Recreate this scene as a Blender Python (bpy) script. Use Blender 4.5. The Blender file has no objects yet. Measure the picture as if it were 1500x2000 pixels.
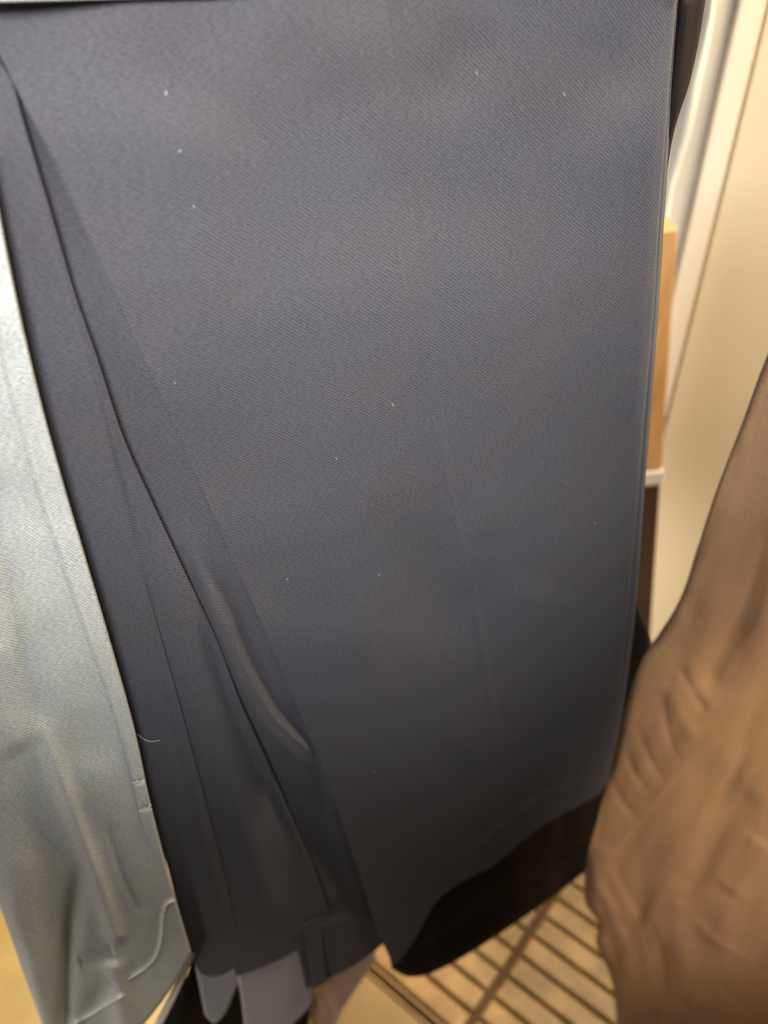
import bpy, bmesh, math, random
import numpy as np
from mathutils import Vector, Matrix
random.seed(4); rng = np.random.default_rng(7)
scene = bpy.context.scene

# ------------------------------------------------------------------ camera
CAM = np.array([0.0, 0.0, 1.25]); PITCH = math.radians(36.6); F = 1540.0
cd = bpy.data.cameras.new('camera'); cam = bpy.data.objects.new('camera', cd)
scene.collection.objects.link(cam); scene.camera = cam
cam.location = CAM; cam.rotation_euler = (math.radians(90) - PITCH, 0, 0)
cd.sensor_fit = 'VERTICAL'; cd.sensor_height = 36.0; cd.lens = 36.0 * F / 2000.0
cd.clip_start = 0.01; cd.clip_end = 100
cd.dof.use_dof = True; cd.dof.focus_distance = 0.37; cd.dof.aperture_fstop = 5.6

# ------------------------------------------------------------------ light
world = bpy.data.worlds.new('World'); scene.world = world; world.use_nodes = True
bg = world.node_tree.nodes['Background']
bg.inputs[0].default_value = (0.95, 0.95, 1.0, 1); bg.inputs[1].default_value = 0.03
scene.view_settings.view_transform = 'Standard'; scene.view_settings.look = 'None'
scene.view_settings.exposure = 0.5; scene.view_settings.gamma = 1.0

def lamp(name, kind, loc, target, power, color, size=0.2, size_y=None, spot=None, blend=0.6):
    ld = bpy.data.lights.new(name, kind); ld.energy = power; ld.color = color
    if kind == 'AREA':
        ld.shape = 'RECTANGLE'; ld.size = size; ld.size_y = size_y or size
    else:
        ld.shadow_soft_size = size
    if kind == 'SPOT':
        ld.spot_size = math.radians(spot); ld.spot_blend = blend
    o = bpy.data.objects.new(name, ld); scene.collection.objects.link(o)
    o.location = loc
    o.rotation_euler = (Vector(target) - Vector(loc)).to_track_quat('-Z', 'Y').to_euler()
    return o
lamp('ceiling_lamp', 'SPOT', (0.03, -0.36, 1.55), (-0.03, 0.33, 1.19), 68, (0.975, 0.985, 1.0), 0.12, spot=50, blend=1.0)
lamp('ceiling_fill_lamp', 'AREA', (-0.3, -0.5, 2.1), (-0.1, 0.3, 0.8), 1.1, (1.0, 0.97, 0.92), 0.6)
lamp('added_warm_top_spot', 'SPOT', (0.10, -0.10, 1.56), (0.0, 0.30, 1.27), 6.5, (1.0, 0.66, 0.46), 0.08, spot=52, blend=1.0)  # added spot, no real fixture: tints the top of the navy cloth warm
lamp('warm_panel_lamp', 'AREA', (0.88, 0.62, 2.15), (0.72, 1.0, 1.05), 41, (1.0, 0.82, 0.57), 0.4)
lamp('added_warm_brown_fill', 'SPOT', (0.95, -0.35, 1.7), (0.49, 0.42, 0.74), 106, (1.0, 0.84, 0.62), 0.05, spot=25, blend=.8)  # added fill aimed at the brown pair to warm and brighten it
lamp('added_warm_side_fill', 'AREA', (-1.2, -0.30, 0.80), (-0.25, 0.25, 0.65), 5, (1.0, 0.84, 0.70), 0.6)  # unseen light added low at left to warm the grey folds
lamp('added_left_fill', 'SPOT', (-0.52, -0.42, 1.12), (-0.24, 0.25, 0.58), 20, (1.0, 0.93, 0.85), 0.12, spot=27, blend=1.0)  # added narrow fill that lifts the lower grey leg, sparing the navy
lamp('warm_floor_spot', 'SPOT', (0.25, 1.25, 2.3), (0.05, 0.47, 0.0), 85, (1.0, 0.64, 0.30), 0.02, spot=7)
lamp('warm_floor_spot', 'SPOT', (0.45, 1.4, 2.3), (0.22, 0.62, 0.0), 7, (1.0, 0.76, 0.46), 0.06, spot=30)
lamp('warm_floor_spot', 'SPOT', (-0.65, 1.2, 2.3), (-0.56, 0.55, 0.0), 330, (1.0, 0.80, 0.40), 0.03, spot=20)

# ------------------------------------------------------------------ geometry of view
FW = np.array([0, math.cos(PITCH), -math.sin(PITCH)]); UP = np.array([0, math.sin(PITCH), math.cos(PITCH)])
RT = np.array([1.0, 0, 0])
def rays(px, py):
    a = (np.asarray(px, float) - 750) / F; b = -(np.asarray(py, float) - 1000) / F
    return FW + a[..., None] * RT + b[..., None] * UP
class Plane:
    """a vertical hanging plane y = d + k*x, with offsets towards the viewer side"""
    def __init__(s, d, k): s.d = d; s.k = k; s.n = np.array([k, -1.0, 0]) / math.hypot(1, k)
    def at(s, px, py, off=0.0):
        r = rays(px, py); off = np.asarray(off, float)
        h = s.d / math.hypot(1, s.k) - off            # distance of the shifted plane from the camera axis origin
        t = h / (-(r @ s.n)); return CAM + r * t[..., None]
def on_floor(px, py, z=0.0):
    r = rays(np.array(px), np.array(py)); return CAM + r * ((z - CAM[2]) / r[..., 2])[..., None]
NAVY = Plane(0.33, 0.45); BACK = Plane(0.355, 0.45); GREYP = Plane(0.3245, 0.44); BROWNP = Plane(0.50, -0.25)

# ------------------------------------------------------------------ helpers
def crom(pts, n):
    """Catmull-Rom resample of control points by arc length"""
    P = np.array(pts, float)
    if len(P) == 2: return P[0] + (P[1] - P[0]) * np.linspace(0, 1, n)[:, None]
    Q = np.vstack([2 * P[0] - P[1], P, 2 * P[-1] - P[-2]]); out = []
    for i in range(1, len(Q) - 2):
        t = np.linspace(0, 1, 24, endpoint=False)[:, None]
        a, b, c, d = Q[i-1], Q[i], Q[i+1], Q[i+2]
        out.append(0.5 * (2*b + (c-a)*t + (2*a-5*b+4*c-d)*t**2 + (3*b-a-3*c+d)*t**3))
    O = np.vstack(out + [Q[-2][None]])
    L = np.r_[0, np.cumsum(np.linalg.norm(np.diff(O, axis=0), axis=1))]
    q = np.linspace(0, L[-1], n)
    return np.stack([np.interp(q, L, O[:, j]) for j in range(O.shape[1])], 1)
def coons(T, B, L, R, nu, nv):
    T, B, L, R = crom(T, nu), crom(B, nu), crom(L, nv), crom(R, nv)
    u = np.linspace(0, 1, nu)[None, :, None]; v = np.linspace(0, 1, nv)[:, None, None]
    return ((1-v)*T[None] + v*B[None] + (1-u)*L[:, None] + u*R[:, None]
            - (1-u)*(1-v)*T[0] - u*(1-v)*T[-1] - (1-u)*v*B[0] - u*v*B[-1])
def dist(P, pts):
    """distance, signed side and position (0..1) of every point to a smooth polyline"""
    C = crom(pts, 40); X = P.reshape(-1, 2); best = np.full(len(X), 1e9); sg = np.zeros(len(X)); tt = np.zeros(len(X))
    for i in range(len(C) - 1):
        a, b = C[i], C[i+1]; d = b - a; q = np.clip(((X - a) @ d) / (d @ d), 0, 1)
        v = X - (a + q[:, None] * d); D = np.hypot(v[:, 0], v[:, 1]); m = D < best
        best[m] = D[m]; sg[m] = np.sign(d[0]*v[:, 1] - d[1]*v[:, 0])[m]; tt[m] = ((i + q) / (len(C)-1))[m]
    s = P.shape[:-1]; return best.reshape(s), sg.reshape(s), tt.reshape(s)
def ridge(P, pts, w, h, e0=.15, e1=.15):
    d, s, t = dist(P, pts); tp = np.clip(t/max(e0, 1e-3), 0, 1)*np.clip((1-t)/max(e1, 1e-3), 0, 1); tp = tp*tp*(3-2*tp)
    if callable(w): w = w(t)
    return h * np.exp(-(d/w)**2) * tp
def step(P, pts, w, h, decay, side=1, e0=.1, e1=.1):
    """sharp flank on the line, slow fall-away on one side of it"""
    d, s, t = dist(P, pts); sd = d*s*side; tp = np.clip(t/max(e0, 1e-3), 0, 1)*np.clip((1-t)/max(e1, 1e-3), 0, 1)
    return h * 0.5*(1+np.tanh(sd/w)) * np.exp(-np.clip(sd, 0, None)/decay) * tp
def softnoise(P, cell, amp, seed):
    g = np.random.default_rng(seed).normal(size=(64, 64)); x = P[..., 0]/cell + 20; y = P[..., 1]/cell + 20
    xi = np.floor(x).astype(int) % 63; yi = np.floor(y).astype(int) % 63; fx = x-np.floor(x); fy = y-np.floor(y)
    fx = fx**3*(fx*(6*fx-15)+10); fy = fy**3*(fy*(6*fy-15)+10)
    return amp*((g[yi, xi]*(1-fx)+g[yi, xi+1]*fx)*(1-fy)+(g[yi+1, xi]*(1-fx)+g[yi+1, xi+1]*fx)*fy)

def link(name, me, mat, parent=None):
    o = bpy.data.objects.new(name, me); scene.collection.objects.link(o)
    if mat: me.materials.append(mat)
    if parent: o.parent = parent
    return o
def thing(name, label, cat, group=None):
    o = bpy.data.objects.new(name, None); scene.collection.objects.link(o); o.empty_display_size = .05
    o['label'] = label; o['category'] = cat
    if group: o['group'] = group
    return o
def tag(o, label, cat): o['label'] = label; o['category'] = cat; return o
def grid_mesh(name, W, uv, mat, parent, thick=0.0009, wrap=False):
    nv, nu = W.shape[:2]; me = bpy.data.meshes.new(name)
    idx = np.arange(nv*nu).reshape(nv, nu)
    f = np.stack([idx[:-1, :-1], idx[1:, :-1], idx[1:, 1:], idx[:-1, 1:]], -1).reshape(-1, 4)
    me.from_pydata(W.reshape(-1, 3).tolist(), [], f.tolist())
    l = me.uv_layers.new(name='UVMap'); vi = np.empty(len(me.loops), int); me.loops.foreach_get('vertex_index', vi)
    l.data.foreach_set('uv', uv.reshape(-1, 2)[vi].astype(np.float32).ravel())
    me.polygons.foreach_set('use_smooth', [True]*len(me.polygons)); me.update()
    o = link(name, me, mat, parent)
    if thick:
        m = o.modifiers.new('thickness', 'SOLIDIFY'); m.thickness = thick; m.offset = -1
    return o
def cloth(name, plane, T, B, L, R, off, mat, parent, nu=120, nv=220, rolls=(0, 0, 0, 0), thick=0.0006, back=0.0):
    """a hanging sheet of cloth between four outline curves; rolls=(left,right,bottom,depth): edges turn away from us"""
    P = coons(T, B, L, R, nu, nv); O = off(P) if callable(off) else np.full(P.shape[:2], off)
    wd = np.hypot(*(P[:, -1]-P[:, 0]).T)[:, None]; ht = np.hypot(*(P[-1]-P[0]).T)[None, :]
    U = np.linspace(0, 1, nu)[None, :]; V = np.linspace(0, 1, nv)[:, None]
    def rl(d, r):
        if r <= 0: return 0
        q = np.clip(1-d/r, 0, 1); return 1-np.sqrt(1-q*q*.999)
    O = O - rolls[3]*(rl(U*wd, rolls[0]) + rl((1-U)*wd, rolls[1]) + rl((1-V)*ht, rolls[2]))
    W = plane.at(P[..., 0], P[..., 1], O)
    uvx = (W[..., 0]*math.cos(math.atan(plane.k)) + W[..., 1]*math.sin(math.atan(plane.k))); uv = np.stack([uvx, W[..., 2]], -1)
    return grid_mesh(name, W, uv, mat, parent, thick)
def tube(name, pts, r, mat, parent=None, sides=8):
    pts = [Vector(p) for p in pts]; bm = bmesh.new(); rings = []
    for i, p in enumerate(pts):
        d = (pts[min(i+1, len(pts)-1)] - pts[max(i-1, 0)]).normalized()
        a = d.orthogonal().normalized() if i == 0 else (a - d*a.dot(d)).normalized(); b = d.cross(a)
        rr = r[i] if isinstance(r, (list, tuple, np.ndarray)) else r
        rings.append([bm.verts.new(p + (a*math.cos(2*math.pi*k/sides) + b*math.sin(2*math.pi*k/sides))*rr) for k in range(sides)])
    for A, B in zip(rings, rings[1:]):
        for k in range(sides): bm.faces.new((A[k], A[(k+1) % sides], B[(k+1) % sides], B[k]))
    bm.faces.new(rings[0][::-1]); bm.faces.new(rings[-1])
    me = bpy.data.meshes.new(name); bm.normal_update(); bm.to_mesh(me); bm.free()
    for p in me.polygons: p.use_smooth = True
    return link(name, me, mat, parent)
def on_cloth(plane, pts, off, n=60, lift=0.0):
    C = crom(pts, n); O = off(C[None])[0] + lift; return plane.at(C[:, 0], C[:, 1], O)
def prism(name, base, z0, z1, mat, parent=None, bev=0.0, lean=(0, 0)):
    bm = bmesh.new(); lo = [bm.verts.new((x, y, z0)) for x, y in base]; hi = [bm.verts.new((x+lean[0], y+lean[1], z1)) for x, y in base]
    bm.faces.new(lo[::-1]); bm.faces.new(hi); n = len(base)
    for i in range(n): bm.faces.new((lo[i], lo[(i+1) % n], hi[(i+1) % n], hi[i]))
    bmesh.ops.recalc_face_normals(bm, faces=bm.faces)
    if bev: bmesh.ops.bevel(bm, geom=bm.edges[:], offset=bev, segments=3, affect='EDGES', profile=.5)
    me = bpy.data.meshes.new(name); bm.to_mesh(me); bm.free(); return link(name, me, mat, parent)

# ------------------------------------------------------------------ materials
def newmat(name):
    m = bpy.data.materials.new(name); m.use_nodes = True; nt = m.node_tree; return m, nt, nt.nodes['Principled BSDF']
def N(nt, t, **kw):
    n = nt.nodes.new(t)
    for k, v in kw.items(): setattr(n, k, v)
    return n
def fabric(name, c1, c2, period=0.0013, angle=38, twill=.35, bump=.5, sheen=.35, rough=.8, tint=(1, .5), warp=.0006, spec=.3):
    """twill weave: diagonal ribs broken up by yarn noise, mottled tone, soft nap"""
    m, nt, b = newmat(name); L = nt.links.new
    uv = N(nt, 'ShaderNodeUVMap'); sep = N(nt, 'ShaderNodeSeparateXYZ'); L(uv.outputs[0], sep.inputs[0])
    nz = N(nt, 'ShaderNodeTexNoise'); nz.inputs['Scale'].default_value = 160; nz.inputs['Detail'].default_value = 2; L(uv.outputs[0], nz.inputs['Vector'])
    def M(op, a, b_=None, c=None):
        n = N(nt, 'ShaderNodeMath', operation=op)
        for i, x in enumerate((a, b_, c)):
            if x is None: continue
            if isinstance(x, (int, float)): n.inputs[i].default_value = x
            else: L(x, n.inputs[i])
        return n.outputs[0]
    a = math.radians(angle); k = 2*math.pi/period
    ph = M('ADD', M('MULTIPLY', sep.outputs[0], math.sin(a)*k), M('MULTIPLY', sep.outputs[1], math.cos(a)*k))
    ph = M('ADD', ph, M('MULTIPLY', nz.outputs[0], warp*k))
    rib = M('MULTIPLY_ADD', M('SINE', ph), .5, .5)
    # yarn: short streaks along the ribs
    mp = N(nt, 'ShaderNodeMapping'); mp.inputs['Rotation'].default_value = (0, 0, a); mp.inputs['Scale'].default_value = (500, 2200, 1); L(uv.outputs[0], mp.inputs[0])
    yn = N(nt, 'ShaderNodeTexNoise'); yn.inputs['Scale'].default_value = 1; yn.inputs['Detail'].default_value = 3; L(mp.outputs[0], yn.inputs['Vector'])
    big = N(nt, 'ShaderNodeTexNoise'); big.inputs['Scale'].default_value = 16; big.inputs['Detail'].default_value = 3; L(uv.outputs[0], big.inputs['Vector'])
    area = N(nt, 'ShaderNodeTexNoise'); area.inputs['Scale'].default_value = 55; area.inputs['Detail'].default_value = 2; L(uv.outputs[0], area.inputs['Vector'])
    vis = N(nt, 'ShaderNodeMapRange'); vis.inputs[1].default_value = .35; vis.inputs[2].default_value = .65; L(area.outputs[0], vis.inputs[0])
    cr = N(nt, 'ShaderNodeMix', data_type='RGBA'); cr.inputs['A'].default_value = (*c1, 1); cr.inputs['B'].default_value = (*c2, 1)
    mr = N(nt, 'ShaderNodeMapRange'); mr.inputs[1].default_value = .38; mr.inputs[2].default_value = .62; L(big.outputs[0], mr.inputs[0]); L(mr.outputs[0], cr.inputs['Factor'])
    ribv = M('MULTIPLY', M('SUBTRACT', rib, .5), M('MULTIPLY_ADD', vis.outputs[0], .7, .3))
    val = M('ADD', M('MULTIPLY_ADD', ribv, twill, 1.0), M('MULTIPLY', M('SUBTRACT', yn.outputs[0], .5), 1.7))
    mul = N(nt, 'ShaderNodeVectorMath', operation='SCALE'); L(cr.outputs['Result'], mul.inputs[0]); L(val, mul.inputs['Scale'])
    L(mul.outputs[0], b.inputs['Base Color'])
    hgt = M('ADD', M('MULTIPLY', ribv, 1.0), M('MULTIPLY', yn.outputs[0], .8))
    bp = N(nt, 'ShaderNodeBump'); bp.inputs['Strength'].default_value = bump; bp.inputs['Distance'].default_value = .00012; L(hgt, bp.inputs['Height']); L(bp.outputs[0], b.inputs['Normal'])
    b.inputs['Roughness'].default_value = rough; b.inputs['Specular IOR Level'].default_value = spec
    b.inputs['Sheen Weight'].default_value = sheen; b.inputs['Sheen Roughness'].default_value = .45
    return m
def plain(name, c, rough=.5, c2=None, scale=8, bump=.0, stretch=(1, 1, 1), spec=.5, metal=0):
    m, nt, b = newmat(name); L = nt.links.new
    tc = N(nt, 'ShaderNodeTexCoord'); mp = N(nt, 'ShaderNodeMapping'); mp.inputs['Scale'].default_value = stretch; L(tc.outputs['Object'], mp.inputs[0])
    nz = N(nt, 'ShaderNodeTexNoise'); nz.inputs['Scale'].default_value = scale; nz.inputs['Detail'].default_value = 5; L(mp.outputs[0], nz.inputs['Vector'])
    mx = N(nt, 'ShaderNodeMix', data_type='RGBA'); mx.inputs['A'].default_value = (*c, 1); mx.inputs['B'].default_value = (*(c2 or [x*.85 for x in c]), 1)
    mr = N(nt, 'ShaderNodeMapRange'); mr.inputs[1].default_value = .35; mr.inputs[2].default_value = .65; L(nz.outputs[0], mr.inputs[0]); L(mr.outputs[0], mx.inputs['Factor']); L(mx.outputs['Result'], b.inputs['Base Color'])
    b.inputs['Roughness'].default_value = rough; b.inputs['Specular IOR Level'].default_value = spec; b.inputs['Metallic'].default_value = metal
    if bump:
        bp = N(nt, 'ShaderNodeBump'); bp.inputs['Strength'].default_value = bump; bp.inputs['Distance'].default_value = .002; L(nz.outputs[0], bp.inputs['Height']); L(bp.outputs[0], b.inputs['Normal'])
    return m
M_navy = fabric('navy_twill', (.0455, .0465, .0550), (.0490, .0465, .0520), twill=.5, bump=.9, sheen=.04, spec=.14)  # cool and brownish mottle paints mixed light and camera tint into the colour
M_navy_in = fabric('navy_twill_reverse', (.19, .19, .205), (.22, .205, .21), twill=.3, sheen=.15)
M_grey = fabric('grey_green_twill', (.285, .297, .278), (.30, .306, .283), twill=.4, bump=.9, sheen=.02, rough=.95, spec=.08, period=.0012, angle=55)
M_grey_in = plain('pale_facing', (.62, .60, .52), .8)
M_brown = fabric('brown_cotton', (.315, .183, .098), (.335, .196, .107), twill=.3, bump=.8, sheen=.08, period=.0018, spec=.15)
M_black = fabric('black_wool', (.006, .0045, .004), (.014, .009, .0065), twill=.2, sheen=.0, spec=.1)
M_tan = fabric('tan_cotton', (.42, .25, .15), (.46, .28, .17), twill=.15)
M_thread = plain('grey_thread', (.45, .47, .45), .6)
M_dthread = plain('shadowed_thread', (.12, .13, .13), .8)
M_nthread = plain('navy_thread', (.05, .055, .07), .7)
M_cream = plain('cream_painted_board', (.74, .66, .50), .42, (.70, .63, .49), 2)
M_pale = plain('pale_frame_paint', (.82, .76, .66), .4, (.80, .73, .62), 2)
M_greyboard = plain('greyish_board', (.60, .57, .50), .5)
M_gloss = plain('glossy_edge_strip', (.85, .86, .74), .15, spec=.9)
M_wood = plain('orange_varnished_pine', (.55, .32, .13), .4, (.42, .23, .08), 6, .1, (30, 30, 2))
M_collar = plain('worn_white_collar', (.52, .46, .42), .6)
M_dark = plain('dark_brown_stain', (.035, .018, .011), .5)
M_board = plain('floor_oak', (.17, .105, .040), .5, (.30, .19, .075), 22, .25, (1, 1, 1))
M_slab = plain('floor_olive_laminate', (.17, .115, .042), .45, (.21, .145, .055), 12)
M_gap = plain('floor_gap_dirt', (.07, .038, .016), .9)
M_plastic = plain('light_grey_plastic', (.55, .54, .52), .45)
M_lint = plain('white_lint', (.30, .30, .30), .8)

# ------------------------------------------------------------------ setting: floor of ribbed boards
def fl(px, py): return on_floor(px, py)[:2]
g0, g1 = fl(1080, 1745), fl(975, 2000)                    # wide dark joint, across the boards
r0, r1 = fl(1040, 1835), fl(1195, 1950)                   # one board joint
ax = (r1-r0)/np.linalg.norm(r1-r0); ay = np.array([-ax[1], ax[0]]); ay = ay if ay[1] > 0 else -ay
pitch = abs(np.dot(fl(1040, 1920)-fl(1055, 1872), ay))
bm = bmesh.new()
def quad_box(bm, o, a, b, la, lb, z0, z1, bev=0):
    c = [o, o+a*la, o+a*la+b*lb, o+b*lb]; v = [bm.verts.new((*p, z0)) for p in c] + [bm.verts.new((*p, z1)) for p in c]
    fs = [(4, 5, 6, 7), (0, 1, 5, 4), (1, 2, 6, 5), (2, 3, 7, 6), (3, 0, 4, 7)]
    faces = [bm.faces.new([v[i] for i in f]) for f in fs]
    if bev: bmesh.ops.bevel(bm, geom=[e for e in faces[0].edges], offset=bev, segments=3, affect='EDGES', profile=.5)
base_pt = r0; sjoint = np.dot(g0-base_pt, ax)
e0, e1 = fl(725, 1893), fl(880, 2010); eax = (e1-e0)/np.linalg.norm(e1-e0)
eoff = np.dot(e0-base_pt, ay)
for i in range(0, 70):
    o = base_pt + ay*(eoff + .009 + i*pitch)
    for (s, ln) in ((sjoint-1.2, 1.196), (sjoint+.007, 1.2)):
        quad_box(bm, o + ax*s + ay*.0022, ax, ay, ln, pitch-.0044, -.012, 0, .0050)
me = bpy.data.meshes.new('floor_boards'); bmesh.ops.recalc_face_normals(bm, faces=bm.faces); bm.to_mesh(me); bm.free()
print('AX', ax, 'AY', ay, 'pitch', pitch, 'eoff', eoff, 'eax', eax)
o = link('floor_boards', me, M_board); o['kind'] = 'structure'
bm = bmesh.new(); S = 6
bm.faces.new([bm.verts.new(p) for p in ((-S, -S, -.009), (S, -S, -.009), (S, S, -.009), (-S, S, -.009))])
me = bpy.data.meshes.new('floor'); bm.to_mesh(me); bm.free(); o = link('floor', me, M_gap); o['kind'] = 'structure'
# smooth laminate beside the boards, near side, with a metal-like joint strip
bm = bmesh.new(); near = -ay if ay[1] > 0 else ay
q = base_pt + ay*(-2*pitch)
j = e0.copy()
quad_box(bm, j - ax*2.5 + near*.012, ax, near, 5, 2.5, -.012, .004, .001)
bmesh.ops.recalc_face_normals(bm, faces=bm.faces); me = bpy.data.meshes.new('floor_laminate'); bm.to_mesh(me); bm.free()
o = link('floor_laminate', me, M_slab); o['kind'] = 'structure'
bm = bmesh.new(); quad_box(bm, j - ax*2.5 + near*.006, ax, near, 5, .004, -.012, .006, .0005)
quad_box(bm, j - ax*2.5 - near*.006, ax, near, 5, .004, -.012, .005, .0005)
bmesh.ops.recalc_face_normals(bm, faces=bm.faces); me = bpy.data.meshes.new('floor_joint'); bm.to_mesh(me); bm.free()
o = link('floor_joint', me, M_board); o['kind'] = 'structure'

# ------------------------------------------------------------------ cream display panel on the right
PW = Plane(0.95, 0.0)
def wx(px, py, y): r = rays(np.array(px, float), np.array(py, float)); return float((r*(y/r[1]))[0])
x_line = wx(1378, 500, .95)             # dividing line of frame and big board
x_mid = wx(1386, 290, .95); x_edge = wx(1345, 210, .95)
panel = thing('display_panel', 'tall cream painted display panel with pale upright frame standing behind the trousers', 'panel')
prism('board', [(x_line+.004, .95), (1.9, .95), (1.9, .975), (x_line+.004, .975)], 0, 2.3, M_cream, panel, .001)
prism('frame', [(x_mid-.005, .944), (x_line-.003, .944), (x_line-.003, .975), (x_mid-.005, .975)], 0, 2.3, M_pale, panel, .002)
prism('side_board', [(x_edge-.10, .952), (x_mid-.007, .952), (x_mid-.007, .97), (x_edge-.10, .97)], 0, 2.3, M_greyboard, panel, .001)
pts = []
for i in range(80):
    z = 2.2-i*.027; pts.append((x_edge+.001+.003*math.sin(i*1.1)*math.sin(i*.31), .948+.002*math.sin(i*.9), z))
tube('edge_strip', pts, [.0042+.0012*math.sin(i*.8) for i in range(80)], M_gloss, panel, 10)

# leaning wooden post with a white collar and dark foot
def lean_post(p_top, p_bot, y): return None
YP = .86
def pw(px, py): r = rays(np.array(px, float), np.array(py, float)); return CAM + r*(YP/r[1])
a0, a1 = pw(1283, 300), pw(1254, 905); dirp = (a1-a0)/np.linalg.norm(a1-a0)
def seg(name, p, q, w, mat, par):
    p = Vector(p); q = Vector(q); d = (q-p).normalized(); sx = Vector((1, 0, 0)); sy = d.cross(sx).normalized(); sx = sy.cross(d)
    bm = bmesh.new(); rings = []
    for c in (p, q): rings.append([bm.verts.new(c + sx*w*i + sy*w*j) for i, j in ((-1, -1), (1, -1), (1, 1), (-1, 1))])
    bm.faces.new(rings[0]); bm.faces.new(rings[1][::-1])
    for k in range(4): bm.faces.new((rings[0][k], rings[0][(k+1) % 4], rings[1][(k+1) % 4], rings[1][k]))
    bmesh.ops.recalc_face_normals(bm, faces=bm.faces); bmesh.ops.bevel(bm, geom=bm.edges[:], offset=.003, segments=3, affect='EDGES', profile=.5)
    me = bpy.data.meshes.new(name); bm.to_mesh(me); bm.free(); return link(name, me, mat, par)
post = thing('wooden_post', 'leaning orange wooden post with white collar and dark foot, beside the cream panel', 'post')
zc = a1[2]; top = pw(1277, 440); foot = a1 + dirp*((a1[2]-.0)/abs(dirp[2]))
seg('upper_shaft', top, a1 - dirp*.001, .020, M_wood, post)
seg('collar', a1, a1 + dirp*.022, .0225, M_collar, post)
seg('foot', a1 + dirp*.023, foot, .0195, M_dark, post)

# ------------------------------------------------------------------ black trousers behind
black = thing('black_trousers', 'black trousers hanging behind the navy pair, rounded dark hem above the floor', 'trousers')
def off_black(P): return ridge(P, [(960, 1500), (1000, 1700), (1010, 1830)], 30, .006) - ridge(P, [(1090, 1500), (1100, 1650), (1090, 1760)], 22, .006) + ridge(P, [(840, 1700), (860, 1820), (850, 1900)], 24, .005) + softnoise(P, 260, .003, 3) + ridge(P, [(1345, -60), (1318, 200), (1290, 420)], 22, .012)
cloth('leg', BACK, [(500, -160), (900, -160), (1390, -160)], [(765, 1893), (800, 1908), (850, 1898), (940, 1848), (1080, 1752), (1180, 1672)],
      [(500, -160), (600, 600), (690, 1500), (765, 1893)], [(1390, -160), (1378, 0), (1350, 150), (1312, 280), (1285, 500), (1250, 900), (1243, 1150), (1272, 1255), (1262, 1400), (1180, 1672)],
      off_black, M_black, black, 160, 200, (14, 10, 14, .006))
def off_black2(P): return off_black(P) - .03
cloth('rear_leg', BACK, [(600, -160), (1350, -160)], [(840, 1850), (900, 1835), (1150, 1690)], [(600, -160), (840, 1850)], [(1350, -160), (1262, 700), (1150, 1690)],
      off_black2, M_black, black, 60, 80)

# dark trousers low at the left, in the gap beside the cuffs
dark = thing('dark_brown_trousers', 'nearly black brown trousers filling the gap between grey green hem and navy cuffs', 'trousers')
cloth('leg', Plane(.385, .43), [(150, 1300), (420, 1300), (600, 1300)], [(255, 2120), (400, 2190), (596, 2060)], [(150, 1300), (330, 1700), (372, 1872), (325, 1960), (255, 2120)],
      [(600, 1300), (612, 1800), (606, 1960), (596, 2060)], lambda P: ridge(P, [(330, 1930), (372, 1900), (340, 2050)], 20, .004)+softnoise(P, 120, .002, 5), M_black, dark, 60, 90, (9, 6, 6, .003))

# tan trousers peeking under the navy cuffs
tan = thing('tan_trousers', 'tan trousers, only a small hem corner showing below the navy cuffs', 'trousers')
cloth('leg', Plane(.40, .45), [(480, 1500), (700, 1500)], [(640, 2060), (660, 1990), (735, 1872)], [(480, 1500), (560, 1800), (588, 1950), (640, 2060)], [(700, 1500), (735, 1872)],
      lambda P: ridge(P, [(560, 1800), (612, 1945), (650, 2040)], 22, .012, .05, .05)-.01, M_tan, tan, 60, 80, (10, 10, 10, .004))

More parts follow.
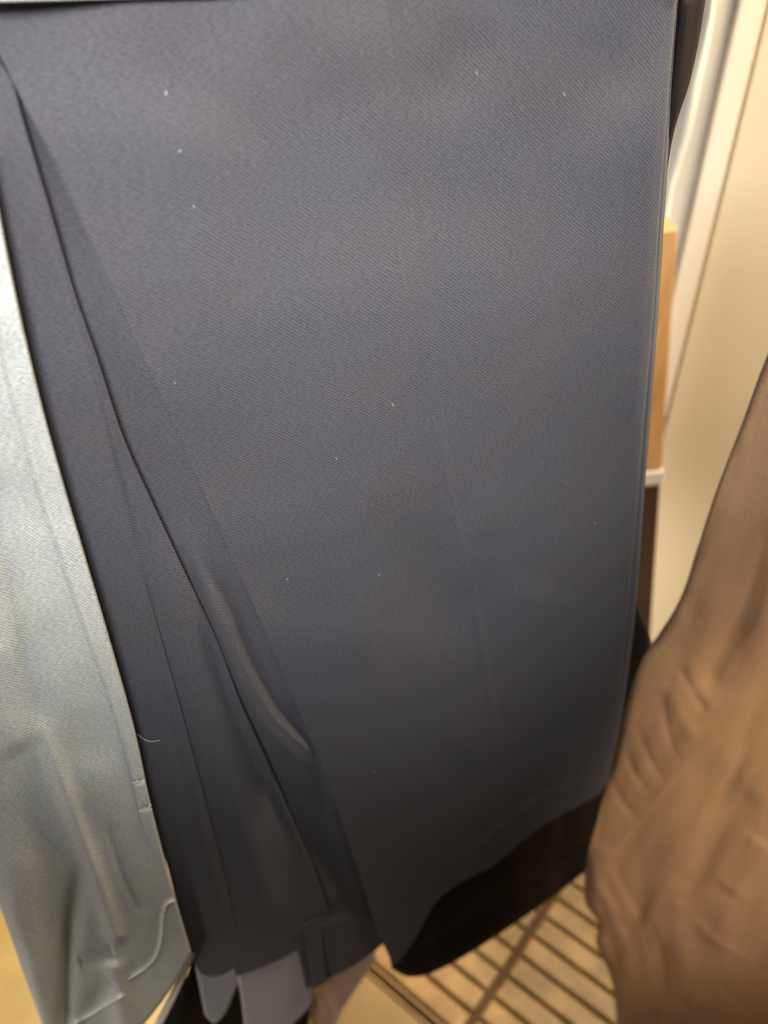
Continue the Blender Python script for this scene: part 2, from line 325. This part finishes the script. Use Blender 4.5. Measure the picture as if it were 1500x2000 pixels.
# ------------------------------------------------------------------ navy trousers
navy = thing('navy_trousers', 'navy twill trousers hanging folded in the middle, charcoal blue with turned cuffs', 'trousers')
FL_L = [(-190, -160), (-60, 0), (0, 110), (48, 205), (110, 320), (170, 455), (235, 600), (300, 745), (375, 912), (450, 1085), (505, 1205), (560, 1335), (628, 1495), (665, 1600), (704, 1713), (734, 1808), (769, 1889)]
FL_R = [(1338, -160), (1322, 0), (1306, 200), (1290, 400), (1276, 620), (1258, 820), (1244, 1000), (1225, 1200), (1205, 1400), (1190, 1480), (1174, 1549)]
FL_B = [(769, 1889), (788, 1868), (821, 1817), (847, 1769), (880, 1738), (916, 1716), (966, 1690), (1010, 1652), (1067, 1609), (1130, 1574), (1174, 1549)]
def off_front(P):
    o = softnoise(P, 330, .0022, 11) + softnoise(P, 130, .0002, 12)
    o += ridge(P, [(735, -100), (790, 240), (830, 600), (868, 900), (930, 1200), (975, 1450), (1010, 1650)], 8, .0007, .05, .02)
    o += step(P, [(735, -100), (790, 240), (830, 600), (868, 900), (930, 1200), (975, 1450), (1010, 1650)], 24, .0008, 130, 1)
    o -= ridge(P, [(540, 20), (600, 130), (700, 260)], 70, .0013, .4, .4)
    o -= ridge(P, [(960, 20), (880, 150), (840, 260)], 60, .0013, .4, .4)
    o -= ridge(P, [(1240, 60), (1180, 200), (1120, 330)], 65, .0015, .4, .4)
    o -= ridge(P, [(150, 100), (330, 160), (500, 260), (620, 350)], 65, .0016, .4, .4)
    o += ridge(P, [(990, 900), (940, 1060), (900, 1180)], 40, .0018, .4, .4)
    o -= ridge(P, [(955, 1035), (930, 1095)], 16, .0006, .4, .4); o -= ridge(P, [(925, 1145), (912, 1195)], 14, .0005, .4, .4)
    o -= ridge(P, [(700, 980), (790, 1060), (850, 1180), (890, 1300)], 85, .0050, .4, .5)
    o += ridge(P, [(1070, 1120), (1000, 1330), (880, 1500)], 60, .0022)
    o += ridge(P, [(450, 1200), (560, 1250), (760, 1240)], 60, .002)
    o += step(P, [(1300, 0), (1285, 250), (1268, 500), (1252, 760), (1236, 950), (1212, 1200), (1190, 1400), (1165, 1500)], 6, -.0009, 400, -1, .01, .05)
    o += step(P, [(1160, 1506), (1048, 1557), (983, 1608), (927, 1650), (880, 1690)], 4.5, .0026, 60, -1, .1, .2)
    return o
fl_ = cloth('front_leg', NAVY, [(-190, -160), (300, -160), (900, -160), (1338, -160)], FL_B, FL_L, FL_R, off_front, M_navy, navy, 420, 520, (0, 22, 0, .0035))
# folded edge of the rear half, a few millimetres beyond the front edge
def off_edge(P): return softnoise(P, 330, .0022, 11) - .0095
cloth('rear_leg', NAVY, [(900, -160), (1330, -160)], [(960, 1640), (1120, 1560)], [(900, -160), (960, 1640)],
      [(1330, -160), (1326, 0), (1312, 200), (1298, 420), (1285, 620), (1270, 820), (1256, 1000), (1243, 1180), (1218, 1380), (1198, 1480), (1178, 1540), (1120, 1560)], off_edge, M_navy, navy, 60, 200, (0, 12, 0, .0030))
# left folds: panel B (under), panel A (over)
LA = [(-10, 90), (25, 160), (48, 240), (95, 400), (145, 570), (190, 700), (240, 850), (300, 985), (360, 1115), (420, 1240), (470, 1370), (520, 1480), (565, 1585), (610, 1690), (640, 1775)]
L12 = [(30, 150), (60, 300), (100, 450), (150, 610), (200, 780), (243, 965), (290, 1160), (330, 1340), (375, 1520), (415, 1690), (450, 1830), (470, 1930)]
GRL = [(-90, -160), (-45, 150), (0, 415), (35, 590), (75, 762), (118, 920), (165, 1080), (215, 1250), (262, 1420), (292, 1560), (325, 1690), (350, 1780), (374, 1862)]
def xat(P, pts): return np.interp(P[..., 1], [q[1] for q in pts], [q[0] for q in pts])
def sm(x): x = np.clip(x, 0, 1); return x*x*(3-2*x)
def off_B(P):
    o = softnoise(P, 330, .0022, 11) + softnoise(P, 150, .0003, 31) - .0045
    o += ridge(P, [(330, 980), (385, 1100), (428, 1200), (480, 1315), (535, 1405), (628, 1490)], lambda t: 38-24*t, .0150, .5, .10)
    
    o -= ridge(P, [(560, 1360), (610, 1470), (640, 1600)], 16, .003)
    o += ridge(P, [(555, 1560), (610, 1700), (640, 1780)], 30, .003)
    o += step(P, [(610, 1812), (660, 1795), (745, 1762)], 4, .002, 50, 1, .05, .05)
    xa = np.interp(P[..., 1], [q[1] for q in LA], [q[0] for q in LA]); w = np.clip((P[..., 0]-xa)/26+.3, 0, 1); w = w*w*(3-2*w)
    xf = np.interp(P[..., 1], [q[1] for q in FL_L], [q[0] for q in FL_L]); q = np.clip((xf-P[..., 0])/22+.3, 0, 1)
    m = np.where(P[..., 1] > 1790, 1, w*q); cn = softnoise(P, 330, .0022, 11); lo = np.minimum(o, cn-.0042)
    f = np.clip((P[..., 0]-xa)/np.maximum(xf-xa, 12), 0, 1); o = o - .0075*(1-f)*sm((1800-P[..., 1])/250); lo = np.minimum(o, cn-.0055)
    return lo*(1-m) + np.minimum(o, cn+.012)*m
cloth('rear_leg_fold', NAVY, [(-120, -160), (60, -160)], [(600, 1935), (640, 1912), (700, 1880), (760, 1835)], [(-120, -160), (30, 240), (180, 760), (380, 1260), (540, 1700), (600, 1935)],
      [(60, -160), (300, 560), (520, 1160), (700, 1600), (760, 1835)], off_B, M_navy, navy, 200, 420, (0, 0, 6, .003))
def off_A(P):
    o = softnoise(P, 330, .0022, 11) + softnoise(P, 150, .0003, 41) - .0022
    x2 = xat(P, L12); xa = xat(P, LA); xg = xat(P, GRL)
    k = sm((P[..., 0]-x2)/30+.5); low = sm((P[..., 1]-250)/300)
    right = -.0034*(1-np.clip((P[..., 0]-x2)/np.maximum(xa-x2, 10), 0, 1))*sm((1900-P[..., 1])/300)
    left = -.0085*(1-np.clip((P[..., 0]-xg)/np.maximum(x2-xg, 20), 0, 1))
    o += low*(k*right + (1-k)*left)
    o += ridge(P, [(60, 250), (130, 480), (200, 700), (270, 900)], 18, .0012)
    o += ridge(P, [(300, 1000), (370, 1240), (440, 1460), (510, 1700), (540, 1840)], 40, .004, .2, .1)
    o -= ridge(P, [(395, 1200), (440, 1340), (490, 1470), (530, 1560), (590, 1700)], 13, .0025, .2, .3)
    return o
cloth('rear_leg_fold', NAVY, [(-250, -160), (-80, -160)], [(462, 1908), (510, 1893), (560, 1872), (603, 1848), (630, 1790)], [(-250, -160), (0, 420), (180, 1000), (330, 1500), (462, 1908)],
      [(-80, -160)] + LA, off_A, M_navy, navy, 260, 480, (0, 6, 0, .0014))
# outermost left strip, lower end with its cuff
def off_S(P):
    x2 = xat(P, L12); xg = xat(P, GRL)
    o = softnoise(P, 330, .0022, 11) + softnoise(P, 150, .0003, 41) - .0025 - .0085*(1-np.clip((P[..., 0]-xg)/np.maximum(x2-xg, 20), 0, 1))
    return o
cloth('rear_leg_fold', NAVY, [(-300, -160), (-120, -160)], [(372, 1868), (395, 1903), (425, 1907), (452, 1893), (470, 1870)], [(-300, -160), (-60, 420), (120, 1000), (290, 1560), (372, 1868)],
      [(-120, -160), (180, 800), (330, 1300), (440, 1720), (470, 1870)], off_S, M_navy, navy, 140, 300, (0, 0, 0, .003))
# cuffs (reverse side of the cloth, paler)
def cuff(T, B, L, R, base, rolls=(6, 6, 6, .004)):
    return cloth('cuff', NAVY, T, B, L, R, lambda P: softnoise(P, 330, .0022, 11)+base, M_navy_in, navy, 60, 60, rolls)
cuff([(376, 1862), (396, 1898), (425, 1902), (455, 1886), (474, 1862)], [(400, 1982), (418, 1998), (440, 1980), (462, 1930), (480, 1890)], [(376, 1862), (390, 1930), (400, 1982)], [(474, 1862), (480, 1890)], -.0130)
cuff([(462, 1901), (510, 1886), (560, 1865), (603, 1842)], [(480, 2040), (530, 2035), (600, 1972), (612, 1930)], [(462, 1901), (472, 1960), (480, 2040)], [(603, 1842), (612, 1930)], -.0055)
tab = cloth('cuff_tab', NAVY, [(590, 1808), (606, 1800), (624, 1788)], [(612, 1932), (640, 1914)], [(590, 1808), (597, 1840), (604, 1880), (612, 1932)], [(624, 1788), (630, 1850), (640, 1914)],
      lambda P: ridge(P, [(588, 1812), (625, 1786)], 7, .003, .02, .02)+softnoise(P, 330, .0022, 11)-.0008, M_navy, navy, 30, 50, (4, 4, 4, .003))

# ------------------------------------------------------------------ grey-green trousers at left, nearest
grey = thing('grey_green_trousers', 'pale grey green twill trousers hanging at the left, in front of the navy pair', 'trousers')
GR = [(-90, -160), (-45, 150), (0, 415), (35, 590), (75, 762), (118, 920), (165, 1080), (215, 1250), (262, 1420), (292, 1560), (325, 1690), (350, 1780), (374, 1862)]
SEAM = [(-20, 480), (10, 717), (45, 850), (84, 990), (115, 1078), (157, 1204), (196, 1309), (227, 1403), (258, 1517), (277, 1600), (297, 1663), (310, 1720)]
HEM1 = [(341, 1757), (325, 1768), (317, 1795), (315, 1830), (306, 1865), (286, 1889), (250, 1912)]
HEM2 = [(246, 1942), (215, 1958), (180, 1980), (140, 2003), (90, 2040)]
def off_grey(P):
    o = softnoise(P, 330, .0022, 11) + softnoise(P, 90, .0006, 72) + .001
    o += step(P, SEAM, 2.5, .0012, 45, -1, .02, .15)
    o -= ridge(P, SEAM, 3.0, .0010, .05, .2)
    o += ridge(P, [(70, 1380), (110, 1500), (150, 1610), (190, 1720), (222, 1815), (238, 1850)], 18, .0042, .3, .05)
    o += ridge(P, [(222, 1868), (232, 1940), (245, 2040), (250, 2090)], 23, .0036, .12, .02)
    o -= ridge(P, [(168, 1640), (148, 1760), (137, 1860), (130, 2000), (130, 2080)], 16, .0042, .3, .02)
    o -= ridge(P, [(150, 1880), (200, 1865), (225, 1857)], 15, .002, .15, .1)
    o -= ridge(P, [(150, 2000), (190, 1950), (225, 1915)], 20, .002, .15, .1)
    o += ridge(P, [(20, 1500), (40, 1700), (60, 1850), (80, 2000), (90, 2080)], 45, .0055, .4, .02)
    o -= ridge(P, [(215, 1600), (235, 1680), (260, 1740), (290, 1790)], 12, .0016)
    o -= ridge(P, [(-20, 900), (20, 1080), (60, 1300), (90, 1440)], 26, .003)
    o += ridge(P, [(-40, 1250), (0, 1400), (40, 1480)], 40, .003)
    o += ridge(P, HEM1, 4, .0014, .02, .1) + ridge(P, HEM2, 4, .0014, .05, .02)
    o -= ridge(P, [(262, 1528), (275, 1527), (288, 1521)], 3, .0012, .02, .02) + ridge(P, [(275, 1581), (290, 1577), (302, 1569)], 3, .0012, .02, .02)
    return o
cloth('leg', GREYP, [(-700, -160), (-90, -160)], [(120, 2110), (170, 2090), (235, 2050), (290, 1990), (335, 1930), (374, 1862)],
      [(-700, -160), (-420, 700), (-140, 1400), (0, 1772), (40, 1885), (85, 2010), (120, 2110)], GR, off_grey, M_grey, grey, 360, 560, (30, 6, 5, .004))
tube('side_stitching', on_cloth(GREYP, SEAM, off_grey, 160, -.0003), .00022, M_dthread, grey, 6)
tube('hem_stitching', on_cloth(GREYP, HEM1, off_grey, 80, .0000), .0006, M_thread, grey, 6)
tube('hem_stitching', on_cloth(GREYP, HEM2, off_grey, 80, .0000), .0006, M_thread, grey, 6)
for k, q in enumerate(([(260, 1529), (268, 1526), (275, 1527), (282, 1523)], [(273, 1585), (281, 1579), (288, 1578), (294, 1572)])):
    tube('bar_tack', on_cloth(GREYP, q, off_grey, 20, .0004), .0004, M_thread, grey, 6)
cloth('hem_facing', GREYP, [(368, 1866), (381, 1862)], [(270, 2060), (286, 2062)], [(368, 1866), (330, 1945), (270, 2060)], [(381, 1862), (345, 1945), (286, 2062)], -.012, M_grey_in, grey, 12, 40)

# ------------------------------------------------------------------ brown trousers at right
brown = thing('brown_trousers', 'creased brown cotton trousers hanging at the right edge with a crumpled hem', 'trousers')
BL = [(1760, 100), (1620, 400), (1500, 690), (1448, 830), (1400, 955), (1362, 1070), (1330, 1165), (1285, 1240), (1248, 1285), (1222, 1360), (1200, 1440), (1172, 1530), (1148, 1590), (1134, 1640), (1141, 1700)]
BL2 = [(1141, 1700), (1143, 1762), (1168, 1802), (1164, 1842), (1187, 1893), (1200, 1950), (1208, 2060), (1220, 2120)]
def off_brown(P):
    o = softnoise(P, 170, .004, 81) + softnoise(P, 70, .0012, 82)
    o -= ridge(P, [(1450, 850), (1403, 1000), (1361, 1084), (1337, 1132)], 15, .006)
    o += ridge(P, [(1338, 1130), (1322, 1168), (1322, 1195), (1342, 1224)], 14, .002, .4, .4); o -= ridge(P, [(1352, 1150), (1355, 1198), (1385, 1210)], 22, .002, .4, .4)
    o -= ridge(P, [(1510, 1000), (1472, 1120), (1424, 1225), (1390, 1300), (1379, 1370)], 26, .010)
    o -= ridge(P, [(1325, 1300), (1345, 1335), (1364, 1369), (1382, 1395)], 10, .0035)
    o += ridge(P, [(1300, 1330), (1330, 1400), (1360, 1450)], 18, .004)
    for q in ([(1295, 1370), (1305, 1430), (1322, 1478)], [(1250, 1430), (1266, 1475), (1290, 1515)], [(1226, 1475), (1240, 1510), (1260, 1540)], [(1200, 1535), (1215, 1565), (1240, 1595)]):
        q = [(q[0][0]-12, q[0][1]-34)] + q + [(q[-1][0]+22, q[-1][1]+30)]; o -= ridge(P, q, 8, .0026, .5, .5)
    for q, w_, h_ in (([(1520, 760), (1455, 980), (1405, 1180), (1345, 1400), (1285, 1590)], 34, .005), ([(1560, 900), (1520, 1100), (1470, 1350), (1400, 1560)], 38, .006),
                      ([(1420, 1000), (1375, 1120), (1325, 1280), (1270, 1420)], 16, -.003), ([(1500, 1250), (1455, 1450), (1380, 1650), (1300, 1860)], 26, -.005),
                      ([(1260, 1640), (1250, 1800), (1270, 2000)], 18, -.003), ([(1440, 1700), (1410, 1850), (1400, 2050)], 30, .005)):
        o += ridge(P, q, w_, h_, .35, .35)
    o += step(P, [(1480, 1380), (1340, 1500), (1267, 1587), (1207, 1660), (1180, 1692)], 6, .003, 60, 1, .3, .05)
    o -= ridge(P, [(1225, 1320), (1205, 1440), (1180, 1560), (1160, 1650)], 12, .003)
    o += ridge(P, [(1185, 1640), (1165, 1720), (1195, 1800), (1225, 1900), (1235, 2050)], 24, .006, .1, .02)
    o -= ridge(P, [(1215, 1790), (1190, 1815), (1172, 1835)], 20, .0035)
    o += ridge(P, [(1185, 1695), (1213, 1747), (1233, 1783), (1247, 1803)], 13, .0028, .05, .15); o -= ridge(P, [(1197, 1690), (1228, 1750), (1262, 1810)], 12, .002, .2, .3)
    o += ridge(P, [(1330, 1755), (1322, 1810), (1335, 1880), (1345, 1940), (1375, 1965)], 18, .0036, .05, .1)
    o -= ridge(P, [(1290, 1830), (1290, 1920), (1300, 2010)], 22, .006); o -= ridge(P, [(1370, 1800), (1380, 1870), (1370, 1910)], 34, .004, .4, .4)
    o += ridge(P, [(1345, 1950), (1372, 1962), (1400, 1975)], 20, .006)
    o -= ridge(P, [(1480, 1540), (1390, 1640), (1310, 1740)], 30, .005); o += ridge(P, [(1500, 1640), (1420, 1750)], 40, .005)
    w = P.copy(); a = math.radians(118); q = np.stack([(P[..., 0]*math.cos(a)+P[..., 1]*math.sin(a))/5.0, -P[..., 0]*math.sin(a)+P[..., 1]*math.cos(a)], -1)
    fine = softnoise(q, 42, .0009, 91) + softnoise(q, 19, .00025, 93)
    for q_, h_ in (([(1150, 1700), (1200, 1790), (1230, 1880)], .003), ([(1165, 1740), (1190, 1830), (1225, 1950)], -.003), ([(1240, 1800), (1262, 1880), (1275, 1980)], .0035),
                   ([(1262, 1790), (1290, 1860), (1300, 1960)], -.003), ([(1340, 1780), (1400, 1840), (1480, 1880)], .0035), ([(1400, 1900), (1440, 1960), (1500, 1990)], -.0035)):
        o += ridge(P, q_, 9, h_, .3, .3)
    return fine + softnoise(P, 170, .003, 81) + softnoise(P, 70, .0006, 82) + .48*(o - softnoise(P, 170, .004, 81) - softnoise(P, 70, .0012, 82))
cloth('leg', BROWNP, [(1760, 100), (2300, 100)], [(1220, 2120), (1500, 2200), (2100, 2200)], BL + BL2[1:], [(2300, 100), (2100, 2200)], off_brown, M_brown, brown, 300, 520, (26, 0, 6, .010))
tube('hem_stitching', on_cloth(BROWNP, [(1185, 1695), (1213, 1747), (1233, 1783), (1262, 1830)], off_brown, 40, -.0003), .0005, M_brown, brown, 6)

# ------------------------------------------------------------------ clamp hanger holding the navy pair (top left)
hang = thing('clamp_hanger', 'light grey clamp hanger bar across the top of the navy trousers', 'hanger')
def bar(name, p0, p1, hgt, o0, o1, mat):
    A = [NAVY.at(np.array(p[0], float), np.array(p[1], float), off) for p in (p0, p1) for off in (o0, o1)]
    bm = bmesh.new(); v = []
    for a in A: v.append(bm.verts.new(a)); v.append(bm.verts.new(a + np.array([0, 0, hgt])))
    for f in ((0, 1, 3, 2), (4, 6, 7, 5), (0, 4, 5, 1), (2, 3, 7, 6), (0, 2, 6, 4), (1, 5, 7, 3)): bm.faces.new([v[i] for i in f])
    bmesh.ops.recalc_face_normals(bm, faces=bm.faces); bmesh.ops.bevel(bm, geom=bm.edges[:], offset=.0012, segments=3, affect='EDGES', profile=.5)
    me = bpy.data.meshes.new(name); bm.to_mesh(me); bm.free(); return link(name, me, mat, hang)
bar('front_bar', (-260, 10), (1350, -30), .014, .0034, .0012, M_plastic)
bar('rear_bar', (-260, 0), (1350, -26), .018, -.045, -.055, M_plastic)
c = (NAVY.at(np.array(540.), np.array(-14.), .01) + NAVY.at(np.array(540.), np.array(-14.), -.05))/2 + np.array([0, 0, .03])
tube('hook', [c + np.array([0, 0, 0])] + [c + np.array([0, 0, .02])] + [c + np.array([.0 + .02*math.sin(t), 0, .045 - .02*math.cos(t)]) for t in np.linspace(.2, 4.3, 14)], .0018, M_plastic, hang)

# ------------------------------------------------------------------ lint and a loose thread
bm = bmesh.new()
spots = [(353, 292, 6), (378, 401, 5), (1100, 180, 8), (655, 893, 5), (727, 1503, 9), (765, 787, 7), (325, 178, 8), (340, 745, 6), (1160, 1020, 5), (740, 1120, 5), (930, 140, 5), (1010, 1440, 5), (560, 1130, 4)]
for i in range(34): spots.append((random.uniform(150, 1200), random.uniform(60, 1600), random.uniform(1.2, 2.4)))
lx = crom(FL_L, 300); 
for x, y, L_ in spots:
    if x < np.interp(y, lx[:, 1], lx[:, 0]) + 30 or (y > 1450 and x > 900): continue
    p0 = np.array([x, y]); a = random.uniform(.9, 2.3); c_ = [p0, p0+np.array([math.cos(a), math.sin(a)])*L_*.5+np.array([1.0, 0]), p0+np.array([math.cos(a), math.sin(a)])*L_]
    Wp = on_cloth(NAVY, c_, off_front, 5, .0004); w = .00015 if L_ > 3.5 else .00006
    for q0, q1 in zip(Wp[:-1], Wp[1:]):
        d = (q1-q0)/np.linalg.norm(q1-q0); s1 = np.cross(d, NAVY.n); R = []
        for q in (q0, q1): R.append([bm.verts.new(q + s1*w*math.cos(t) + NAVY.n*w*math.sin(t)) for t in (0, 2.09, 4.19)])
        for k in range(3): bm.faces.new((R[0][k], R[0][(k+1) % 3], R[1][(k+1) % 3], R[1][k]))
me = bpy.data.meshes.new('lint'); bm.to_mesh(me); bm.free(); o = link('lint', me, M_lint); tag(o, 'tiny white lint fibres scattered over the navy trouser leg', 'lint'); o['kind'] = 'stuff'
o = tube('loose_thread', on_cloth(NAVY, [(270, 1434), (280, 1443), (296, 1448), (312, 1446)], off_A, 24, .003), .00022, M_lint, None, 6)
tag(o, 'fine curved pale thread lying on the navy cloth beside the grey green trouser edge', 'thread')
